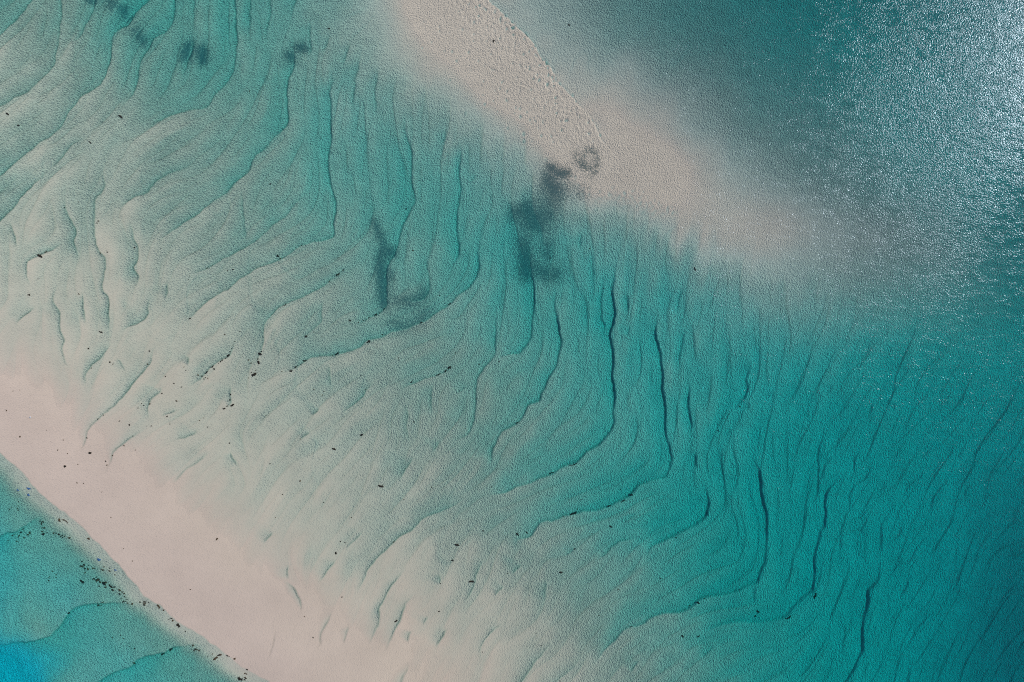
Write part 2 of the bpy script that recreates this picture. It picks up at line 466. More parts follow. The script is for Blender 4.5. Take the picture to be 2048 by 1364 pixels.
waves = 0.75 * leaned(drawn_noise(101, 2.4, 17), 10.5) + 0.42 * leaned(drawn_noise(102, 1.4, 11), 6.0)
wmask = smooth(10, 130, PY - (PX - 640) * 0.5) * smooth(8, 120, -sdist)
near = np.clip(bil(blur(ww, 3.0), (PX - gx0) / CS, (PY - gy0) / CS) / 0.9, 0, 1)
wamp = np.clip(0.006 + 0.11 * local, 0.006, 0.10) * (1 - 0.5 * near) * (1 - 0.3 * smooth(1450, 1600, PX)) 
depth -= waves * wamp * wmask
_nx, _ny = bil(NX, (PX - gx0) / CS, (PY - gy0) / CS), bil(NY, (PX - gx0) / CS, (PY - gy0) / CS)
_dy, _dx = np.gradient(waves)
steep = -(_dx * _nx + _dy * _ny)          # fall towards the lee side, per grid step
lines = np.maximum(lines, 0.55 * smooth(0.16, 0.42, steep) * wmask * (1 - near) * smooth(0.0, 0.10, local))  # shade of steep lee faces painted into the seam colour

for st, ho, pts in FR:
    add_front(depth, st, ho, pts, seam=0.45 + 0.55 * float(smooth(1650, 1250, pts[len(pts) // 2][0])))
for st, ho, pts in FR_REV:
    add_front(depth, st, ho, pts, rev=True)
add_front(depth, 0.15, 40, BAR_EDGE, rev=True, amp=0.06, seam=0.0)

# streaky low undulation of the flats and faint run-off rills near the middle right
und = noise2(PX + 0.5 * PY, PY - 0.2 * PX, 34, 20) * 0.5 + noise2(PX * 2.2, PY * 0.7, 30, 21) * 0.5
depth += und * np.clip(0.07 * local, 0.0, 0.05)
rill = noise2(PX * 3.0 + 0.15 * PY, PY * 0.35, 40, 22)
rmask = smooth(1120, 1260, PX) * smooth(1480, 1380, PX) * smooth(430, 520, PY) * smooth(800, 640, PY)
depth += 0.05 * rmask * np.clip(rill, -0.4, 2)

# short slanting ridges all over the deeper lower right
ca_, sa_ = math.cos(math.radians(33)), math.sin(math.radians(33))
U_ = (PX * ca_ + PY * sa_)
V_ = (-PX * sa_ + PY * ca_)
rn = noise2(U_ + 6 * noise2(PX, PY, 40, 51), V_ * 0.28, 26, 50)
rid = np.clip(1 - np.abs(rn) / 0.16, 0, 1) * smooth(-0.3, 0.6, noise2(PX, PY, 55, 52))
rm = smooth(1480, 1640, PX) * smooth(700, 860, PY)
depth += rm * (0.10 * rid + 0.05 * np.clip(rn, -1.5, 1.5))
rm2 = smooth(1650, 1450, PX) * smooth(-0.02, 0.10, depth)
rn2 = noise2(U_ + 8 * noise2(PX, PY, 40, 54), V_ * 0.45, 40, 53)
rid2 = np.clip(1 - np.abs(rn2) / 0.12, 0, 1) * smooth(0.0, 0.8, noise2(PX, PY, 60, 55))
depth += rm2 * (0.022 * rid2 + 0.016 * np.clip(rn2, -1.5, 1.5))

# footprints and scuffs on the upper bar
feet = np.zeros_like(depth)
edge = catmull(BAR_EDGE + [(1290, 378), (1360, 420)], 12)
n_feet = 0
r2 = np.random.default_rng(5)
for _ in range(1100):
    k = r2.integers(0, len(edge))
    off = r2.gamma(1.5, 32)
    dx = edge[k][0] - off * 0.80 + r2.normal(0, 4)
    dy = edge[k][1] + off * 0.45 + r2.normal(0, 4)
    if dy > 430 or dx < 820 or dy < -30:
        continue
    rr = r2.uniform(1.9, 4.3)
    i0, i1 = np.searchsorted(ax_x, [dx - 9, dx + 9])
    j0, j1 = np.searchsorted(ax_y, [dy - 9, dy + 9])
    sl = (slice(j0, j1), slice(i0, i1))
    q = (((PX[sl] - dx) * 1.25) ** 2 + ((PY[sl] - dy) * 0.85) ** 2) / rr ** 2
    feet[sl] += r2.uniform(0.06, 0.15) * (1.0 if dy < 290 else 0.35) * (np.exp(-q) - 0.35 * np.exp(-q / 3))
depth += feet

XW, YW = (PX - CX) * S, (CY - PY) * S
ZW = -depth
ny, nx = PX.shape


def grid_mesh(name, X, Y, Z):
    ny, nx = X.shape
    me = bpy.data.meshes.new(name)
    co = np.stack([X, Y, Z], -1).reshape(-1, 3).astype(np.float32)
    idx = np.arange(nx * ny, dtype=np.int32).reshape(ny, nx)
    q = np.stack([idx[1:, :-1], idx[1:, 1:], idx[:-1, 1:], idx[:-1, :-1]], -1).reshape(-1, 4)
    nq = len(q)
    me.vertices.add(len(co))
    me.vertices.foreach_set('co', co.ravel())
    me.loops.add(nq * 4)
    me.loops.foreach_set('vertex_index', q.ravel())
    me.polygons.add(nq)
    me.polygons.foreach_set('loop_start', np.arange(0, nq * 4, 4, dtype=np.int32))
    me.polygons.foreach_set('use_smooth', np.ones(nq, dtype=bool))
    me.update(calc_edges=True)
    return me


def attr(me, name, arr):
    a = me.attributes.new(name, 'FLOAT', 'POINT')
    a.data.foreach_set('value', arr.astype(np.float32).ravel())


def zat(px, py):
    """bed height (m) under photo pixel, by bilinear lookup"""
    i = int(np.clip(np.searchsorted(ax_x, px) - 1, 0, nx - 2))
    j = int(np.clip(np.searchsorted(ax_y, py) - 1, 0, ny - 2))
    tx = (px - ax_x[i]) / (ax_x[i + 1] - ax_x[i])
    ty = (py - ax_y[j]) / (ax_y[j + 1] - ax_y[j])
    return float((ZW[j, i] * (1 - tx) + ZW[j, i + 1] * tx) * (1 - ty) + (ZW[j + 1, i] * (1 - tx) + ZW[j + 1, i + 1] * tx) * ty)


def new_mat(name):
    m = bpy.data.materials.new(name)
    m.use_nodes = True
    nt = m.node_tree
    nt.nodes.clear()
    return m, nt


def N(nt, t, **kw):
    n = nt.nodes.new(t)
    for k, v in kw.items():
        setattr(n, k, v)
    return n


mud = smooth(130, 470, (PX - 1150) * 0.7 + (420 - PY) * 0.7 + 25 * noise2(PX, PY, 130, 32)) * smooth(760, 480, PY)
# broad bed tint: 0 = clean pinkish shell sand, 1 = paler, cooler sand towards the sea side
bed_tint = smooth(0, 1, (PX - 500 + 0.7 * (400 - PY)) / 900.0 + 0.08 * noise2(PX, PY, 110, 30))
white = smooth(0.25, 0.9, np.where(sdist > 0, lag, 0))     # pale lagoon sand, with the water's scattered blue glow painted in
grain = 0.12 + 0.88 * smooth(0.02, 0.20, depth)
grain = grain * (1 - 0.35 * smooth(0.9, 2.2, depth))
barzone = smooth(560, 760, PX) * smooth(2000, 1700, PX) * smooth(620, 480, PY)
grain = np.maximum(grain, 0.30 * barzone)
streak = smooth(1100, 300, PX)
pink = smooth(-330, -30, sdist + 30 * noise2(PX, PY, 80, 31)) * smooth(900, 500, PX) * smooth(40, 0, sdist)
pink = pink * (0.75 + 0.25 * smooth(0.06, -0.01, depth))

# ------------------------------------------------------------------ materials: sand
sand, nt = new_mat('shell_sand')
out = N(nt, 'ShaderNodeOutputMaterial')
dif = N(nt, 'ShaderNodeBsdfDiffuse')
dif.inputs['Roughness'].default_value = 1.0
geo = N(nt, 'ShaderNodeNewGeometry')


def math_node(op, a, b=None, clamp=False):
    n = N(nt, 'ShaderNodeMath', operation=op, use_clamp=clamp)
    for i, v in enumerate((a, b)):
        if v is None:
            continue
        if isinstance(v, (int, float)):
            n.inputs[i].default_value = v
        else:
            nt.links.new(v, n.inputs[i])
    return n.outputs[0]


def mixc(f, a, b):
    n = N(nt, 'ShaderNodeMix', data_type='RGBA')
    for i, v in ((0, f), (6, a), (7, b)):
        if isinstance(v, (int, float)):
            n.inputs[i].default_value = v
        elif isinstance(v, tuple):
            n.inputs[i].default_value = (*v, 1.0)
        else:
            nt.links.new(v, n.inputs[i])
    return n.outputs[2]


def mixf(f, a, b):
    n = N(nt, 'ShaderNodeMix', data_type='FLOAT')
    for i, v in ((0, f), (2, a), (3, b)):
        if isinstance(v, (int, float)):
            n.inputs[i].default_value = v
        else:
            nt.links.new(v, n.inputs[i])
    return n.outputs[0]


def noise_node(scale, detail=2.0, rough=0.5, rot=0.0, stretch=1.0):
    mp = N(nt, 'ShaderNodeMapping')
    mp.inputs['Rotation'].default_value = (0, 0, rot)
    mp.inputs['Scale'].default_value = (1.0, stretch, 1.0)
    nt.links.new(geo.outputs['Position'], mp.inputs['Vector'])
    n = N(nt, 'ShaderNodeTexNoise')
    n.noise_dimensions = '3D'
    n.inputs['Scale'].default_value = scale
    n.inputs['Detail'].default_value = detail
    n.inputs['Roughness'].default_value = rough
    nt.links.new(mp.outputs[0], n.inputs['Vector'])
    return n.outputs[0]


def attr_node(name):
    n = N(nt, 'ShaderNodeAttribute')
    n.attribute_name = name
    return n.outputs['Fac']


a_bed_tint, a_white, a_grain, a_streak = (attr_node(n) for n in ('bed_tint', 'white', 'grain', 'streak'))
mott = noise_node(0.12, 4.0, 0.6)
fine = noise_node(3.0, 2.0, 0.6)
col = mixc(a_bed_tint, (0.565, 0.480, 0.385), (0.590, 0.552, 0.468))
col = mixc(attr_node('pink'), col, (0.512, 0.420, 0.355))
col = mixc(a_white, col, (0.50, 0.60, 0.66))
col = mixc(attr_node('dry'), col, (0.640, 0.570, 0.462))
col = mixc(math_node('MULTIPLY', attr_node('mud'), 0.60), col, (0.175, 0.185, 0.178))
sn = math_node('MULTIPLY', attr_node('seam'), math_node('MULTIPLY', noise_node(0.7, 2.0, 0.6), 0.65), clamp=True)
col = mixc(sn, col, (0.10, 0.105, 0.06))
hs = N(nt, 'ShaderNodeHueSaturation')
nt.links.new(col, hs.inputs['Color'])
v = math_node('ADD', math_node('MULTIPLY', mott, 0.22), math_node('MULTIPLY', fine, 0.10))
nt.links.new(math_node('ADD', v, 0.84), hs.inputs['Value'])
nt.links.new(hs.outputs[0], dif.inputs['Color'])
iso = noise_node(5.0, 1.6, 0.55)
strk = noise_node(3.2, 1.6, 0.55, rot=math.radians(28), stretch=2.3)
hgt = mixf(math_node('MULTIPLY', a_streak, 0.8), iso, strk)
bmp = N(nt, 'ShaderNodeBump')
bmp.inputs['Strength'].default_value = 1.0
bmp.inputs['Distance'].default_value = 1.0
nt.links.new(math_node('MULTIPLY', hgt, math_node('MULTIPLY', a_grain, math_node('ADD', 0.60, math_node('MULTIPLY', noise_node(0.25, 3.0, 0.6, rot=0.5, stretch=2.0), 1.5)))), bmp.inputs['Height'])
nt.links.new(bmp.outputs[0], dif.inputs['Normal'])
nt.links.new(dif.outputs[0], out.inputs['Surface'])

me = grid_mesh('seabed', XW, YW, ZW)
for nme, arr in (('bed_tint', bed_tint), ('white', white), ('grain', grain), ('streak', streak), ('pink', pink), ('seam', lines), ('mud', mud), ('dry', smooth(0.07, -0.02, depth) * smooth(620, 760, PX) * smooth(700, 560, PY))):
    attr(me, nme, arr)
me.materials.append(sand)
bed = bpy.data.objects.new('seabed', me)
C.objects.link(bed)
bed['kind'] = 'structure'

# ------------------------------------------------------------------ water: closed body with real absorption
watm, nt = new_mat('sea_water')
out = N(nt, 'ShaderNodeOutputMaterial')
geo = N(nt, 'ShaderNodeNewGeometry')
tr = N(nt, 'ShaderNodeBsdfTransparent')
gl = N(nt, 'ShaderNodeBsdfGlossy')
gl.inputs['Roughness'].default_value = 0.155
gl.inputs['Color'].default_value = (0.72, 0.86, 1, 1)
rip = noise_node(3.6, 2.0, 0.55)
gust = noise_node(0.035, 3.0, 0.6, rot=math.radians(25), stretch=0.45)
gust2 = noise_node(0.30, 2.0, 0.6, rot=math.radians(70), stretch=2.2)
gm = math_node('ADD', math_node('MULTIPLY', gust, 1.2), math_node('MULTIPLY', gust2, 1.3))
gm = math_node('SUBTRACT', gm, 0.62)
gm = math_node('MAXIMUM', gm, 0.25)
amp = math_node('MULTIPLY', gm, 0.098)
b2 = N(nt, 'ShaderNodeBump')
b2.inputs['Distance'].default_value = 1.0
nt.links.new(math_node('MULTIPLY', rip, amp), b2.inputs['Height'])
nt.links.new(b2.outputs[0], gl.inputs['Normal'])
dp = N(nt, 'ShaderNodeVectorMath', operation='DOT_PRODUCT')
nt.links.new(b2.outputs[0], dp.inputs[0])
nt.links.new(geo.outputs['Incoming'], dp.inputs[1])
ca = math_node('ABSOLUTE', dp.outputs['Value'])
fz = math_node('POWER', math_node('SUBTRACT', 1.0, ca, clamp=True), 5.0)
fz = math_node('ADD', math_node('MULTIPLY', fz, 0.98), 0.02)
mx = N(nt, 'ShaderNodeMixShader')
nt.links.new(fz, mx.inputs[0])
nt.links.new(tr.outputs[0], mx.inputs[1])
nt.links.new(gl.outputs[0], mx.inputs[2])
nt.links.new(mx.outputs[0], out.inputs['Surface'])
ab = N(nt, 'ShaderNodeVolumeAbsorption')
ab.inputs['Color'].default_value = (0.0, 1 - 0.080 / 1.45, 1 - 0.062 / 1.45, 1)
ab.inputs['Density'].default_value = 1.45
nt.links.new(ab.outputs[0], out.inputs['Volume'])

wr = 1500.0
wz = -12.0
vs = [(-wr, -wr, 0), (wr, -wr, 0), (wr, wr, 0), (-wr, wr, 0), (-wr, -wr, wz), (wr, -wr, wz), (wr, wr, wz), (-wr, wr, wz)]
fs = [(0, 1, 2, 3), (7, 6, 5, 4), (0, 4, 5, 1), (1, 5, 6, 2), (2, 6, 7, 3), (3, 7, 4, 0)]
wm = bpy.data.meshes.new('water')
wm.from_pydata(vs, [], fs)
wm.materials.append(watm)
water = bpy.data.objects.new('water', wm)
C.objects.link(water)
water['kind'] = 'structure'


# ------------------------------------------------------------------ objects
def tag(o, label, cat, group=None):
    o['label'] = label
    o['category'] = cat
    if group:
        o['group'] = group


def simple_mat(name, c0, c1, rough=0.8, scale=9.0):
    global nt, geo
    m, nt = new_mat(name)
    geo = N(nt, 'ShaderNodeNewGeometry')
    o = N(nt, 'ShaderNodeOutputMaterial')
    p = N(nt, 'ShaderNodeBsdfPrincipled')
    p.inputs['Roughness'].default_value = rough
    p.inputs['Specular IOR Level'].default_value = 0.25
    n = noise_node(scale, 3.0, 0.6)
    nt.links.new(mixc(n, c0, c1), p.inputs['Base Color'])
    nt.links.new(p.outputs[0], o.inputs['Surface'])
    return m


M_WEED = simple_mat('dark_weed', (0.004, 0.004, 0.003), (0.030, 0.022, 0.012))
M_BROWN = simple_mat('brown_weed', (0.025, 0.016, 0.008), (0.12, 0.075, 0.035))
M_BLUE = simple_mat('blue_weed', (0.02, 0.07, 0.20), (0.06, 0.16, 0.34))
M_FLECK = simple_mat('dark_fleck', (0.055, 0.10, 0.10), (0.12, 0.175, 0.165))
M_WHITE = simple_mat('white_plumage', (0.74, 0.74, 0.76), (0.85, 0.85, 0.86))
M_GREY = simple_mat('grey_plumage', (0.18, 0.18, 0.21), (0.30, 0.30, 0.33))
M_ORANGE = simple_mat('orange_skin', (0.5, 0.2, 0.03), (0.6, 0.25, 0.05))

_t = (1 + 5 ** 0.5) / 2
ICO_V = np.array([(-1,_t,0),(1,_t,0),(-1,-_t,0),(1,-_t,0),(0,-1,_t),(0,1,_t),(0,-1,-_t),(0,1,-_t),(_t,0,-1),(_t,0,1),(-_t,0,-1),(-_t,0,1)]) / math.hypot(1, _t)
ICO_F = [(0,11,5),(0,5,1),(0,1,7),(0,7,10),(0,10,11),(1,5,9),(5,11,4),(11,10,2),(10,7,6),(7,1,8),(3,9,4),(3,4,2),(3,2,6),(3,6,8),(3,8,9),(4,9,5),(2,4,11),(6,2,10),(8,6,7),(9,8,1)]


def ico(sub):
    v = [tuple(p) for p in ICO_V]
    f = list(ICO_F)
    for _ in range(sub):
        cache = {}
        nf = []

        def mid(a, b):
            k = (min(a, b), max(a, b))
            if k not in cache:
                m = np.array(v[a]) + np.array(v[b])
                m /= np.linalg.norm(m)
                cache[k] = len(v)
                v.append(tuple(m))
            return cache[k]
        for a, b, c in f:
            ab, bc, ca = mid(a, b), mid(b, c), mid(c, a)
            nf += [(a, ab, ca), (b, bc, ab), (c, ca, bc), (ab, bc, ca)]
        f = nf
    return np.array(v), f


ICO1 = ico(1)


class Geo:
    def __init__(self):
        self.v = []
        self.f = []

    def add(self, v, f):
        o = len(self.v)
        self.v += [tuple(p) for p in v]
        self.f += [tuple(i + o for i in q) for q in f]

    def lobe(self, c, r, rnd, rot=0.0, jit=0.25):
        V = ICO1[0].copy()
        V *= (1 + jit * (rnd.random((len(V), 1)) * 2 - 1))
        V *= np.array(r)
        ca, sa = math.cos(rot), math.sin(rot)
        V = np.stack([V[:, 0] * ca - V[:, 1] * sa, V[:, 0] * sa + V[:, 1] * ca, V[:, 2]], 1) + np.array(c)
        self.add(V, ICO1[1])

    def tube(self, path, radii, n=5, flat=1.0):
        P = np.array(path, float)
        rings = []
        for i, p in enumerate(P):
            d = P[min(i + 1, len(P) - 1)] - P[max(i - 1, 0)]
            d /= np.linalg.norm(d) + 1e-9
            s = np.cross(d, (0, 0, 1.0))
            s /= np.linalg.norm(s) + 1e-9
            u = np.cross(s, d)
            for k in range(n):
                a = 2 * math.pi * k / n
                rings.append(p + radii[i] * (math.cos(a) * s + flat * math.sin(a) * u))
        F = []
        for i in range(len(P) - 1):
            for k in range(n):
                a, b = i * n + k, i * n + (k + 1) % n
                F.append((a, b, b + n, a + n))
        F.append(tuple(range(n - 1, -1, -1)))
        F.append(tuple(range((len(P) - 1) * n, len(P) * n)))
        self.add(rings, F)

    def build(self, name, mat, smooth_=True):
        m = bpy.data.meshes.new(name)
        m.from_pydata(self.v, [], self.f)
        m.materials.append(mat)
        if smooth_:
            for p in m.polygons:
                p.use_smooth = True
        o = bpy.data.objects.new(name, m)
        C.objects.link(o)
        return o


def make_clump(length, width, kind, seed, mat):
    """a ragged tangle of drift weed lying along local x; kind: clump, stick, strand"""
    r = np.random.default_rng(seed)
    g = Geo()
    L = length
    if kind == 'stick':
        n = 8
        k = r.normal(0, 0.07 * L)
        path = [((i / (n - 1) - 0.5) * L, k * math.sin(math.pi * i / (n - 1)) + r.normal(0, 0.01 * L), 0.03 + 0.02 * math.sin(i)) for i in range(n)]
        rad = [width * 0.5 * (0.35 + 0.75 * math.sin(math.pi * (0.12 + 0.76 * i / (n - 1)))) for i in range(n)]
        g.tube(path, rad, 6, 0.6)
        a = r.uniform(0.3, 0.7)
        g.tube([(L * (a - 0.5), 0, 0.03), (L * (a - 0.42), width * 0.7, 0.04), (L * (a - 0.36), width * 1.2, 0.03)], [width * .28, width * .2, width * .05], 5, 0.6)
        return g
    bend = r.normal(0, 0.16 * L) if kind == 'strand' else r.normal(0, 0.06 * L)
    nl = max(3, int(round(L / (0.75 * width))) + 1) if kind == 'strand' else 4 + int(r.integers(0, 3))
    for i in range(nl):
        u = (i + 0.5) / nl - 0.5 + r.normal(0, 0.03)
        y = bend * (1 - 4 * u * u) - bend * 0.5 + r.normal(0, 0.16 * width)
        env = 1 - 0.9 * abs(u) ** 1.5
        rr = width * r.uniform(0.28, 0.52) * env
        g.lobe((u * L * 0.86, y, 0.02), (max(rr, 0.55 * L / nl) * r.uniform(0.8, 1.3), rr, min(0.10, rr * 0.5)), r, r.uniform(-0.7, 0.7), 0.32)
    for i in range(3 + int(L / 0.3)):
        u = r.uniform(-0.45, 0.45)
        a = r.uniform(0, 2 * math.pi) if kind == 'clump' else r.choice([0.0, math.pi]) + r.normal(0, 0.7)
        ln = r.uniform(0.5, 1.0) * width * 0.9
        y0 = bend * (1 - 4 * u * u) - bend * 0.5
        c = r.normal(0, 0.5)
        path = []
        x, y = u * L * 0.86, y0
        for k in range(5):
            path.append((x, y, 0.03 + 0.012 * k * (r.random())))
            x += math.cos(a) * ln / 4
            y += math.sin(a) * ln / 4
            a += c * 0.5
        w = width * 0.11
        g.tube(path, [w, w * 1.1, w, w * 0.7, w * 0.2], 4, 0.4)
    return g


def put(name, px, py, Lpx, ang, Wpx, kind, label, cat, group, mat, seed):
    g = make_clump(Lpx * S, Wpx * S, kind, seed, mat)
    o = g.build(name, mat)
    z = zat(px, py)
    # the traced pixel is where it is seen: carry it down the line of sight to the bed
    k = (cam.location.z - z) / cam.location.z
    X, Y = W(px, py)
    o.location = (X * k, Y * k, zat(CX + X * k / S, CY - Y * k / S))
    o.rotation_euler = (0, 0, math.radians(ang))
    tag(o, label, cat, group)
    return o


# the larger pieces, each with a look or neighbours of its own: x, y, length, angle (anticlockwise), width, kind, colour, label
BIG = [
 (1146,1028,15,33,6,'clump','k','largest black weed clump, arrow-shaped, on turquoise flats beside a bluish hollow'),
 (1147,929,17,20,3.2,'strand','k','curved black weed strand in the elbow of the tallest dark ripple'),
 (1103,946,14,17,2.4,'strand','k','thin black weed strand trailing left of the curved one on the same ripple'),
 (1246,1002,9,33,2.6,'strand','k','thin dark weed strand in a hollow below the second tall ripple'),
 (1263,989,6,20,4,'clump','k','dark weed blob at the upper end of the thin strand by the tall ripple'),
 (1218,1012,6,12,4,'clump','k','dark weed blob at the lower left end of the thin strand by the tall ripple'),
 (1035,1069,9,-50,4,'clump','k','forked black weed tangle on pale teal flats left of a small smooth scrap'),
 (1053,1065,6,-35,3,'clump','k','small smooth black scrap just right of a forked weed tangle'),
 (1221,1053,6,-50,3,'clump','k','lone dark scrap on teal flats inside the bend of the third tall ripple'),
 (1122,1145,6,-30,4.5,'clump','k','round black weed clump alone on pale teal flats low centre'),
 (1035,845,7,35,3.5,'clump','k','black weed clump at the tail of the long slanting ripple in the centre'),
 (1395,1204,7,-25,3.5,'clump','k','black weed clump upper one of two on turquoise flats near lower edge'),
 (1397,1272,8,28,3,'strand','k','slanting weed scrap in a shallow hollow near the lower edge'),
 (1365,1272,5,-35,3.2,'clump','k','compact dark scrap left of the slanting scrap near the lower edge'),
 (1516,1223,8,-30,3.5,'clump','k','black weed clump below the forked end of the long eastern ripple'),
 (1511,1232,5,25,3,'clump','k','small dark scrap tucked under the clump below the forked ripple end'),
 (1575,1233,16,33,3.6,'strand','k','broad dark weed strand in the foot of the heaviest curved ripple at lower right'),
 (1628,1190,14,62,5,'strand','k','thick dark weed mass at the elbow of the heaviest curved ripple at lower right'),
 (1390,538,8,-66,2.4,'stick','k','upright dark stick-like scrap on grey shallows right of centre'),
 (899,735,8,32,5,'clump','k','fat black weed clump topping a chain on the central flats'),
 (891,742,6,48,3.5,'clump','k','middle weed clump of the fat chain on the central flats'),
 (877,749,11,25,3,'strand','k','tapering weed strand at the lower end of the fat chain on the central flats'),
 (823,763,7,48,3,'strand','k','narrow dark strand left of the fat chain on the central flats'),
 (762,972,11,-14,3.6,'stick','k','dark spindle-shaped scrap lying nearly level on pale flats below centre'),
 (668,898,8,-25,3,'stick','k','short tilted dark stick on pale flats left of centre'),
 (723,870,4.5,0,4,'clump','k','round black weed dot on pale flats upper right of a tilted stick'),
 (610,722,9,22,4.5,'clump','k','bulky weed clump heading a beaded chain on the left centre flats'),
 (591,734,4.5,30,3,'clump','k','small bead of weed midway along the left centre chain'),
 (582,742,6,22,4,'clump','k','end bead of weed at the bottom of the left centre chain'),
 (674,708,9,40,4.5,'clump','k','loose black weed tangle right of the beaded chain'),
 (737,684,7,28,4,'clump','k','black weed clump on a faint ripple upper right of the loose tangle'),
 (508,749,11,38,5.5,'clump','k','broad black weed mat at the bottom of a steep chain on the left flats'),
 (517,725,7,-70,4,'clump','k','upright weed scrap just above the broad black mat'),
 (520,708,7,-35,4.5,'clump','k','topmost weed tangle of the steep chain on the left flats'),
 (457,711,7,50,4,'clump','k','weed clump in the slanting speckled chain high on the left flats'),
 (443,722,8,38,2.4,'strand','k','thin weed strand midway down the slanting speckled chain'),
 (425,733,7,45,3,'strand','k','ragged strand below the thin one in the slanting speckled chain'),
 (413,745,8,40,3.5,'strand','k','lowest ragged strand of the slanting speckled chain'),
 (465,810,7,25,4,'clump','k','hooked weed clump at the end of a short upright ripple left of centre'),
 (448,817,6,-12,2.6,'strand','k','little level strand left of the hooked weed clump'),
 (676,549,8,38,4,'clump','k','weed clump on the long ripple above and left of the large dark patch'),
 (686,541,5,40,2.5,'strand','k','thin scrap touching the upper right of the clump on the long ripple'),
 (556,512,6,-40,3.2,'clump','k','dark speckled scrap at the head of a faint ripple in the upper left'),
 (570,610,8,42,2.2,'strand','k','thin weed strand on a short ripple in the left centre'),
 (700,641,6,-40,2.8,'clump','k','hooked scrap at the left end of the ripple running under the dark patch'),
 (768,619,8,45,3,'strand','k','dark strand at the lower right tip of the ripple under the dark patch'),
 (752,629,7,22,4,'clump','k','weed clump midway on the ripple under the dark patch'),
 (842,646,7,38,3.2,'clump','k','dark scrap on the ripple right of the faint lower arm of the dark patch'),
 (900,608,6,35,2.6,'strand','k','small dark strand on the curved ripple right of the dark patch'),
 (612,673,6,32,3.5,'clump','k','weed scrap where two faint ripples meet above the beaded chain'),
 (80,512,11,-32,4,'stick','k','thick dark stick-like scrap on pale flats near the left edge'),
 (92,504,6,15,2.6,'clump','b','brownish scrap just right of the thick dark stick near the left edge'),
 (202,664,8,-25,2.2,'stick','k','thin dark stick between two upright ripples on the left flats'),
 (241,234,10,-40,3.2,'stick','k','dark stick-like scrap on the upper left flats, longest one there'),
 (180,285,8,-48,2.0,'stick','k','thin slanting dark stick below and left of the longest upper left one'),
 (15,228,7,-32,2.6,'stick','k','short dark stick at the extreme upper left edge'),
 (37,251,5,-20,2.2,'stick','k','tiny dark stick just below the short one at the upper left edge'),
 (58,590,5,0,3,'clump','k','dark dot on pale flats close to the left edge'),
 (987,82,4.5,70,3,'clump','k','dark pebble-like scrap among footprints on the upper sandbar'),
 (658,57,5,0,2.5,'clump','k','dark speck on the grey shallows left of the upper sandbar'),
 (1138,50,4,-60,2.6,'clump','k','single dark speck in the grey water right of the upper sandbar'),
 (180,906,5,15,4,'clump','k','largest round dark dot on the dry lower sandbar'),
 (130,933,5,35,3.5,'clump','k','second round dark dot on the dry lower sandbar, nearer the lagoon'),
 (914,1090,9,-14,3.4,'stick','k','dark spindle scrap on pale flats low centre, upper of three'),
 (905,1121,6,-10,3.6,'clump','k','squat dark scrap below the upper spindle low centre'),
 (943,1164,11,0,3.4,'stick','k','level dark spindle with a tail, lowest of three low centre'),
 (792,1242,7,30,2.6,'stick','k','short dark stick between two slanting ripples at the bottom centre'),
 (672,1106,5,75,3,'clump','k','dark upright dot at the tip of a ripple at lower left centre'),
 (434,1078,6,50,2.2,'stick','b','thin brown sliver on the pale lower sandbar'),
 (356,1251,9,-40,5,'clump','k','compact black clump in the shallows hugging the lagoon shore'),
 (164,1163,10,-42,4,'stick','k','stout dark stick left of the dense weed scatter in the lagoon'),
 (317,1213,9,-60,4,'clump','b','brown weed tuft on the waterline of the lagoon'),
 (119,1040,7,-75,4,'clump','b','upright brown weed tuft at the left end of a shore strand'),
 (130,1042,16,-30,2.6,'strand','b','long brown weed strand curving along the lagoon shore'),
 (177,1078,6,-30,4,'clump','b','round brown tuft on the lagoon waterline above the dense scatter'),
 (138,1075,7,0,3.6,'clump','b','level brown tuft below the long shore strand'),
 (87,1068,6,35,4,'clump','k','dark tuft at the right end of the leftmost lagoon shelf'),
 (209,1188,8,-35,6,'clump','k','black weed knot in the densest part of the lagoon scatter'),
 (222,1173,9,-30,4,'clump','k','dark weed knot right of centre in the dense lagoon scatter'),
 (195,1160,8,40,4.5,'clump','b','brown weed knot at the upper left of the dense lagoon scatter'),
 (138,1225,6,30,4,'clump','k','dark tuft at the bend of the middle lagoon shelf'),
 (342,1298,8,30,5,'clump','k','dark tuft at the upper end of the lowest lagoon shelf'),
 (325,1308,8,42,3.5,'strand','k','slanting strand below the tuft on the lowest lagoon shelf'),
 (268,1325,7,-40,3.5,'clump','b','brown V-shaped tuft further down the lowest lagoon shelf'),
 (430,1317,8,35,4.5,'clump','b','brown tuft in the corner cluster by the lagoon shore'),
 (480,1357,11,-22,5.5,'clump','k','wide dark tuft at the bottom edge under the lagoon shore'),
]
BIG[77] = (209,1167,9,-35,5.5,'clump','k','black weed knot in the densest part of the lagoon scatter')
MATS = {'k': M_WEED, 'b': M_BROWN, 'u': M_BLUE}
sd_ = 100
for (x, y, L, a, w, kind, c, lab) in BIG:
    nm = 'drift_stick' if kind == 'stick' else 'weed_clump'
    cat = 'stick' if kind == 'stick' else 'seaweed clump'
    put(nm, x, y, L, a, w, kind, lab, cat, None, MATS[c], sd_)
    sd_ += 1

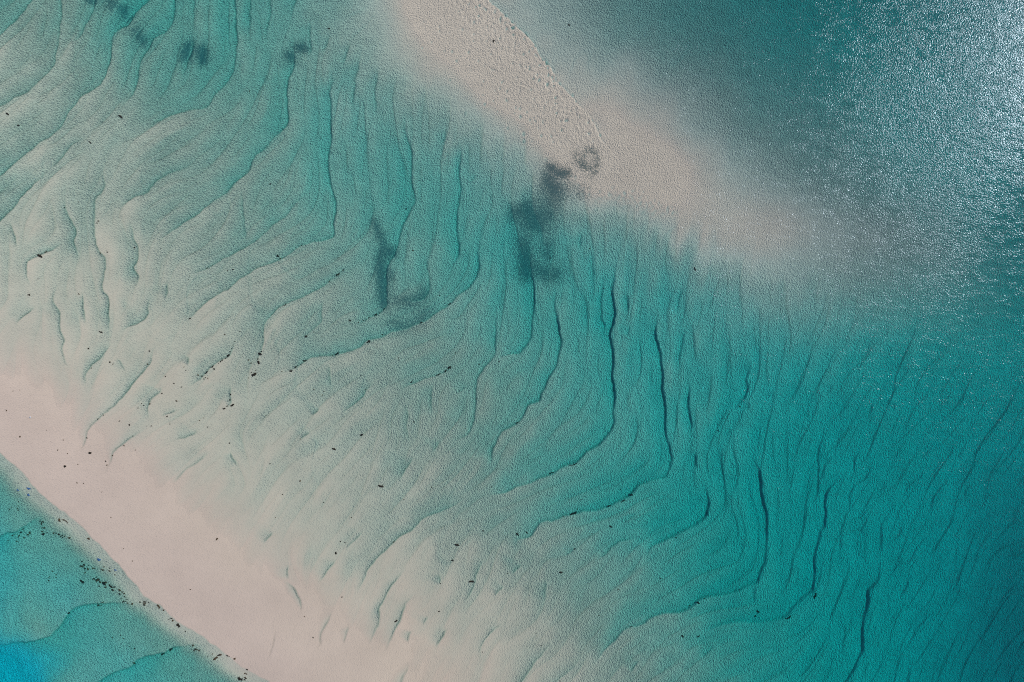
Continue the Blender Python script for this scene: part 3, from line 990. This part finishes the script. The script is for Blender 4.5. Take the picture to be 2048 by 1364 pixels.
# small specks, by the place they lie in; those of one place are alike
SPECKS = {
 ('tiny dark speck on the grey and green flats of the upper left', 'specks on the upper left flats'):
   [(197,442),(194,446),(129,415),(157,404),(158,588),(266,517),(322,497),(76,558),(201,506),(215,504),(377,559),(436,585),(425,530),(414,536),(379,552),
    (450,669),(500,636),(380,637),(269,495),(455,541),(466,539),(480,663),(561,517),(593,524),(603,491),(674,176),(642,276),(499,182),(541,368),(12,508),(628,664)],
 ('tiny dark speck on the pale flats between the lagoon sandbar and the weed chains', 'specks on the pale left flats'):
   [(177,697),(299,702),(295,728),(220,724),(226,728),(183,736),(331,753),(363,774),(239,842),(259,850),(324,787),(287,811),(283,807),(276,816),(300,808),
    (353,802),(348,767),(334,833),(399,841),(407,836),(340,848),(303,852),(294,852),(459,886),(368,734),(225,911),(214,930),(211,922),(248,891),(271,900),
    (266,872),(174,876),(207,830),(196,838),(415,854),(372,741)],
 ('tiny brown dot on the dry pinkish lower sandbar', 'dots on the dry lower sandbar'):
   [(40,780),(26,782),(13,821),(93,860),(116,900),(204,984),(154,966),(167,967),(222,1035),(247,1097),(265,1122),(381,1179),(135,907),(156,929),(40,873),(127,880)],
 ('tiny dark bead in the slanting speckled chain on the left flats', 'beads of the slanting chain'):
   [(463,697),(396,750),(404,752),(411,755),(416,757),(408,758),(428,738),(437,727),(451,717),(460,703),(466,690),(470,683)],
 ('tiny dark speck around the steep weed chain on the left flats', 'specks around the steep chain'):
   [(497,756),(503,745),(511,741),(516,718),(523,703),(461,789),(460,800),(497,720),(502,726),(527,702),(512,758),(454,812)],
 ('tiny dark speck on the pale teal central flats', 'specks on the central flats'):
   [(564,743),(602,729),(596,731),(640,712),(665,712),(628,779),(647,783),(645,790),(650,783),(532,831),(601,878),(540,927),(600,962),(565,989),(797,716),(722,751),(731,779),
    (828,844),(863,974),(808,999),(931,857),(926,874),(953,798),(983,974),(798,720),(911,706),(998,723),(958,729),(644,674),(731,640),(659,563),(879,591),(813,417),(826,501),(760,626),(765,669),(717,645),(738,636),(727,641)],
 ('tiny dark speck on the turquoise flats right of centre', 'specks on the turquoise flats'):
   [(1153,492),(1180,497),(1208,576),(1052,640),(1100,516),(1435,861),(1480,813),(1163,999),(1241,979),(1155,1018),(1127,1033),(1183,1067),(1352,1074),(1149,1098),(1236,1179),(1321,1157),
    (1408,1196),(1382,1219),(1379,1211),(1082,1291),(1072,1266),(1262,1253),(1585,1139),(1781,1348),(1198,1231),(1120,1362)],
 ('tiny dark speck on the pale flats along the bottom centre', 'specks on the bottom centre flats'):
   [(703,1035),(690,1085),(787,1084),(966,1062),(684,1194),(609,1233),(626,1275),(881,1167),(965,1304),(878,1223),(1015,1147),(551,1035),(647,1005),(681,1083)],
}
r9 = np.random.default_rng(77)
for (lab, grp), pts in SPECKS.items():
    for (x, y) in pts:
        brown = 'brown' in lab
        L = r9.uniform(1.8, 3.3) if not brown else r9.uniform(1.8, 3.0)
        put('weed_speck', x, y, L, r9.uniform(-60, 60), L * r9.uniform(0.55, 0.85), 'clump', lab, 'seaweed speck', grp, M_BROWN if brown or r9.random() < 0.35 else M_WEED, sd_)
        sd_ += 1

# loose scatter in the lagoon shallows: (cx, cy, spread x, spread y, angle, how many)
SC = [(205,1165,24,6,-28,20),(178,1140,30,12,-35,14),(247,1192,16,8,-30,11),(290,1207,13,4,25,8),(83,1055,4,12,0,8),(45,1068,20,9,10,13),(110,1068,20,4,-8,9),
      (390,1300,10,6,0,8),(440,1312,16,6,-5,9),(488,1350,12,8,-40,7),(350,1243,22,4,-40,6),(30,1010,16,10,30,6),(110,1150,14,12,0,6),(190,1212,14,4,10,4),(250,1290,40,20,10,5),(215,1135,14,6,-40,5)]
for (cx, cy, rx, ry, an, n) in SC:
    ca, sa = math.cos(math.radians(an)), math.sin(math.radians(an))
    for _ in range(n):
        u, v = r9.normal(0, rx * 0.6), r9.normal(0, ry * 0.6)
        x, y = cx + u * ca + v * sa, cy - u * sa + v * ca
        x = max(x, 2)
        y = min(y, 1362)
        L = r9.uniform(2.2, 4.6)
        put('weed_speck', x, y, L, r9.uniform(-50, 50), L * r9.uniform(0.5, 0.8), 'clump', 'tiny brown and black weed speck scattered in the lagoon shallows',
            'seaweed speck', 'weed specks in the lagoon shallows', M_BROWN if r9.random() < 0.6 else M_WEED, sd_)
        sd_ += 1

for (x, y, L, lab) in [(57,977,7,'blue tuft in the lagoon shallows, upper right one of three by the shore'),
                       (36,980,5,'small teal-blue tuft, left one of three near the lagoon shore'),
                       (57,990,6,'pale blue tuft, lower right one of three near the lagoon shore'),
                       (198,1119,7,'blue tuft above the dense weed scatter in the lagoon'),
                       (231,1140,5,'small blue tuft touching the shore strip right of the weed scatter')]:
    put('algae_tuft', x, y, L, -20, L * 0.55, 'clump', lab, 'algae tuft', None, M_BLUE, sd_)
    sd_ += 1

# smoky dark patches: thousands of small dark flecks stand in for them on the sand, denser along traced arms
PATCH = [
 ('dark_patch', 'faint grey ring-shaped dark patch on the tip of the upper sandbar', 0.6,
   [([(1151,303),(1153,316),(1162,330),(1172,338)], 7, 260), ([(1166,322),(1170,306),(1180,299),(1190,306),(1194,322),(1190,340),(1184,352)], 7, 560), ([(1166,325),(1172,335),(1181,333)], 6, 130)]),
 ('dark_patch', 'dark bluish horned patch just left of the ring-shaped patch', 1.0,
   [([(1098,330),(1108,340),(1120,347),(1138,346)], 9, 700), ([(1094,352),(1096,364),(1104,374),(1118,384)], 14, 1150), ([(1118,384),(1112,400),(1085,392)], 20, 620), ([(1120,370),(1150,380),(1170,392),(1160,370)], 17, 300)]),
 ('dark_patch', 'largest dark patch, blotchy teal-black, in the middle of the flats', 1.0,
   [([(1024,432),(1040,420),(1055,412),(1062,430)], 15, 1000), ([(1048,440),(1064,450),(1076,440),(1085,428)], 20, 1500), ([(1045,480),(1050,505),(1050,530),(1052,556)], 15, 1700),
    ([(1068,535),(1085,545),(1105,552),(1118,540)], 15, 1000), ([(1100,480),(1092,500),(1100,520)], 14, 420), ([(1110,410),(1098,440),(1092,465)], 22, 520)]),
 ('dark_patch', 'tall boot-shaped dark patch with a faint arm curving right, left of centre', 1.0,
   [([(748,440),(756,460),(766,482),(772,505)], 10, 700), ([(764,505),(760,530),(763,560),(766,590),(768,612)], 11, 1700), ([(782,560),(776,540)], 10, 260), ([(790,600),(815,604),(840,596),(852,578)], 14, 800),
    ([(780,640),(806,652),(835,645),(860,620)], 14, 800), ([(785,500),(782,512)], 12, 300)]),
 ('dark_patch', 'round two-lobed dark smudge near the top left', 1.0,
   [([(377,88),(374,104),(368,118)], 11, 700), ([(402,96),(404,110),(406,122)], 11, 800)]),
 ('dark_patch', 'small faint dark smudge by a ripple at the top, left of the sandbar', 1.0,
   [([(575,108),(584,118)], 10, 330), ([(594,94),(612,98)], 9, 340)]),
 ('dark_patch', 'long streaky dark smudge cut by the top left edge', 1.0,
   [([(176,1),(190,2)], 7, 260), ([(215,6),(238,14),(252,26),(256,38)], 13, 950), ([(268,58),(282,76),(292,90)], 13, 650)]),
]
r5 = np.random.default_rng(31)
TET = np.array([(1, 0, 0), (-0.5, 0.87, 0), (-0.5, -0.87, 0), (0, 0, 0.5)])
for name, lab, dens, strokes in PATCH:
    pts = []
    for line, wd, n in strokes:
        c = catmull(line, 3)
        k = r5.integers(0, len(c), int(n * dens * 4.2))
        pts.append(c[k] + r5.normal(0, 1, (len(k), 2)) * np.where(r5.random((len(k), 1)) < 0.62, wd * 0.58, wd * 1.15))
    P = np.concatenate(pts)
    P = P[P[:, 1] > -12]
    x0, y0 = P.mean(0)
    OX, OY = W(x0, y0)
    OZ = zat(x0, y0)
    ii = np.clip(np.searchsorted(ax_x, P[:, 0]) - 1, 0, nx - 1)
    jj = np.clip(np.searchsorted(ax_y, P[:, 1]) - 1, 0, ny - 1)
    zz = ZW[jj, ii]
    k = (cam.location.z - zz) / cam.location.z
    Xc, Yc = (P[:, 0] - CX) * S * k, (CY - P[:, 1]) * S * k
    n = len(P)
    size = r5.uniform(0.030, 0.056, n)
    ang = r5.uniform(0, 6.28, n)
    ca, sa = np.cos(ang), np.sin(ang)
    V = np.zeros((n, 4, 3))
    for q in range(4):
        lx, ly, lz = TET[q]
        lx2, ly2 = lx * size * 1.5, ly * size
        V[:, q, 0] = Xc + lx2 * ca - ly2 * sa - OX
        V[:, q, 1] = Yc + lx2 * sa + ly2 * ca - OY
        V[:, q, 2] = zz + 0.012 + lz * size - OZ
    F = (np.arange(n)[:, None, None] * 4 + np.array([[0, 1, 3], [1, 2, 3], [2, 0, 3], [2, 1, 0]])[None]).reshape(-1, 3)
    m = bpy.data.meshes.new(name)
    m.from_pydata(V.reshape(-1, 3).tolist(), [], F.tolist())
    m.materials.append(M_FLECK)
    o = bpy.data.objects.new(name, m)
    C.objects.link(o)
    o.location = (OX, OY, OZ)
    tag(o, lab, 'algae patch', None)  # small dark flecks standing in for the dark patches, cause left open

# the one white thing on the dry bar: a small gull-like bird, head to the right
bx, by = W(63, 834)
bird = bpy.data.objects.new('seabird', None)
C.objects.link(bird)
bird.location = (bx, by, zat(63, 834))
bird.rotation_euler = (0, 0, math.radians(12))
tag(bird, 'tiny white bird-like shape with a small dark shadow on the dry lower sandbar', 'bird')
g = Geo()
g.tube([(-0.20, 0, 0.17), (-0.13, 0, 0.17), (-0.04, 0, 0.18), (0.05, 0, 0.20), (0.10, 0, 0.24), (0.135, 0, 0.29), (0.165, 0, 0.305), (0.20, 0, 0.30), (0.215, 0, 0.297)],
       [0.012, 0.04, 0.072, 0.078, 0.055, 0.036, 0.040, 0.030, 0.008], 10, 0.95)
b = g.build('body', M_WHITE)
b.parent = bird
for s_ in (-1, 1):
    g = Geo()
    g.tube([(0.07, s_ * 0.06, 0.22), (0.0, s_ * 0.082, 0.21), (-0.10, s_ * 0.068, 0.19), (-0.20, s_ * 0.03, 0.18), (-0.25, s_ * 0.012, 0.178)], [0.02, 0.045, 0.036, 0.018, 0.004], 8, 0.4)
    w_ = g.build('wing', M_WHITE)
    w_.parent = bird
    g = Geo()
    g.tube([(0.01, s_ * 0.028, 0.13), (0.0, s_ * 0.03, 0.06), (0.01, s_ * 0.03, 0.005), (0.05, s_ * 0.035, 0.004)], [0.009, 0.006, 0.006, 0.010], 6)
    w_ = g.build('leg', M_ORANGE)
    w_.parent = bird
g = Geo()
g.tube([(-0.16, 0, 0.175), (-0.24, 0, 0.17), (-0.28, 0, 0.168)], [0.03, 0.036, 0.03], 8, 0.2)
w_ = g.build('tail', M_GREY)
w_.parent = bird
g = Geo()
g.tube([(0.20, 0, 0.300), (0.235, 0, 0.295), (0.255, 0, 0.286)], [0.011, 0.008, 0.002], 6)
w_ = g.build('beak', M_ORANGE)
w_.parent = bird
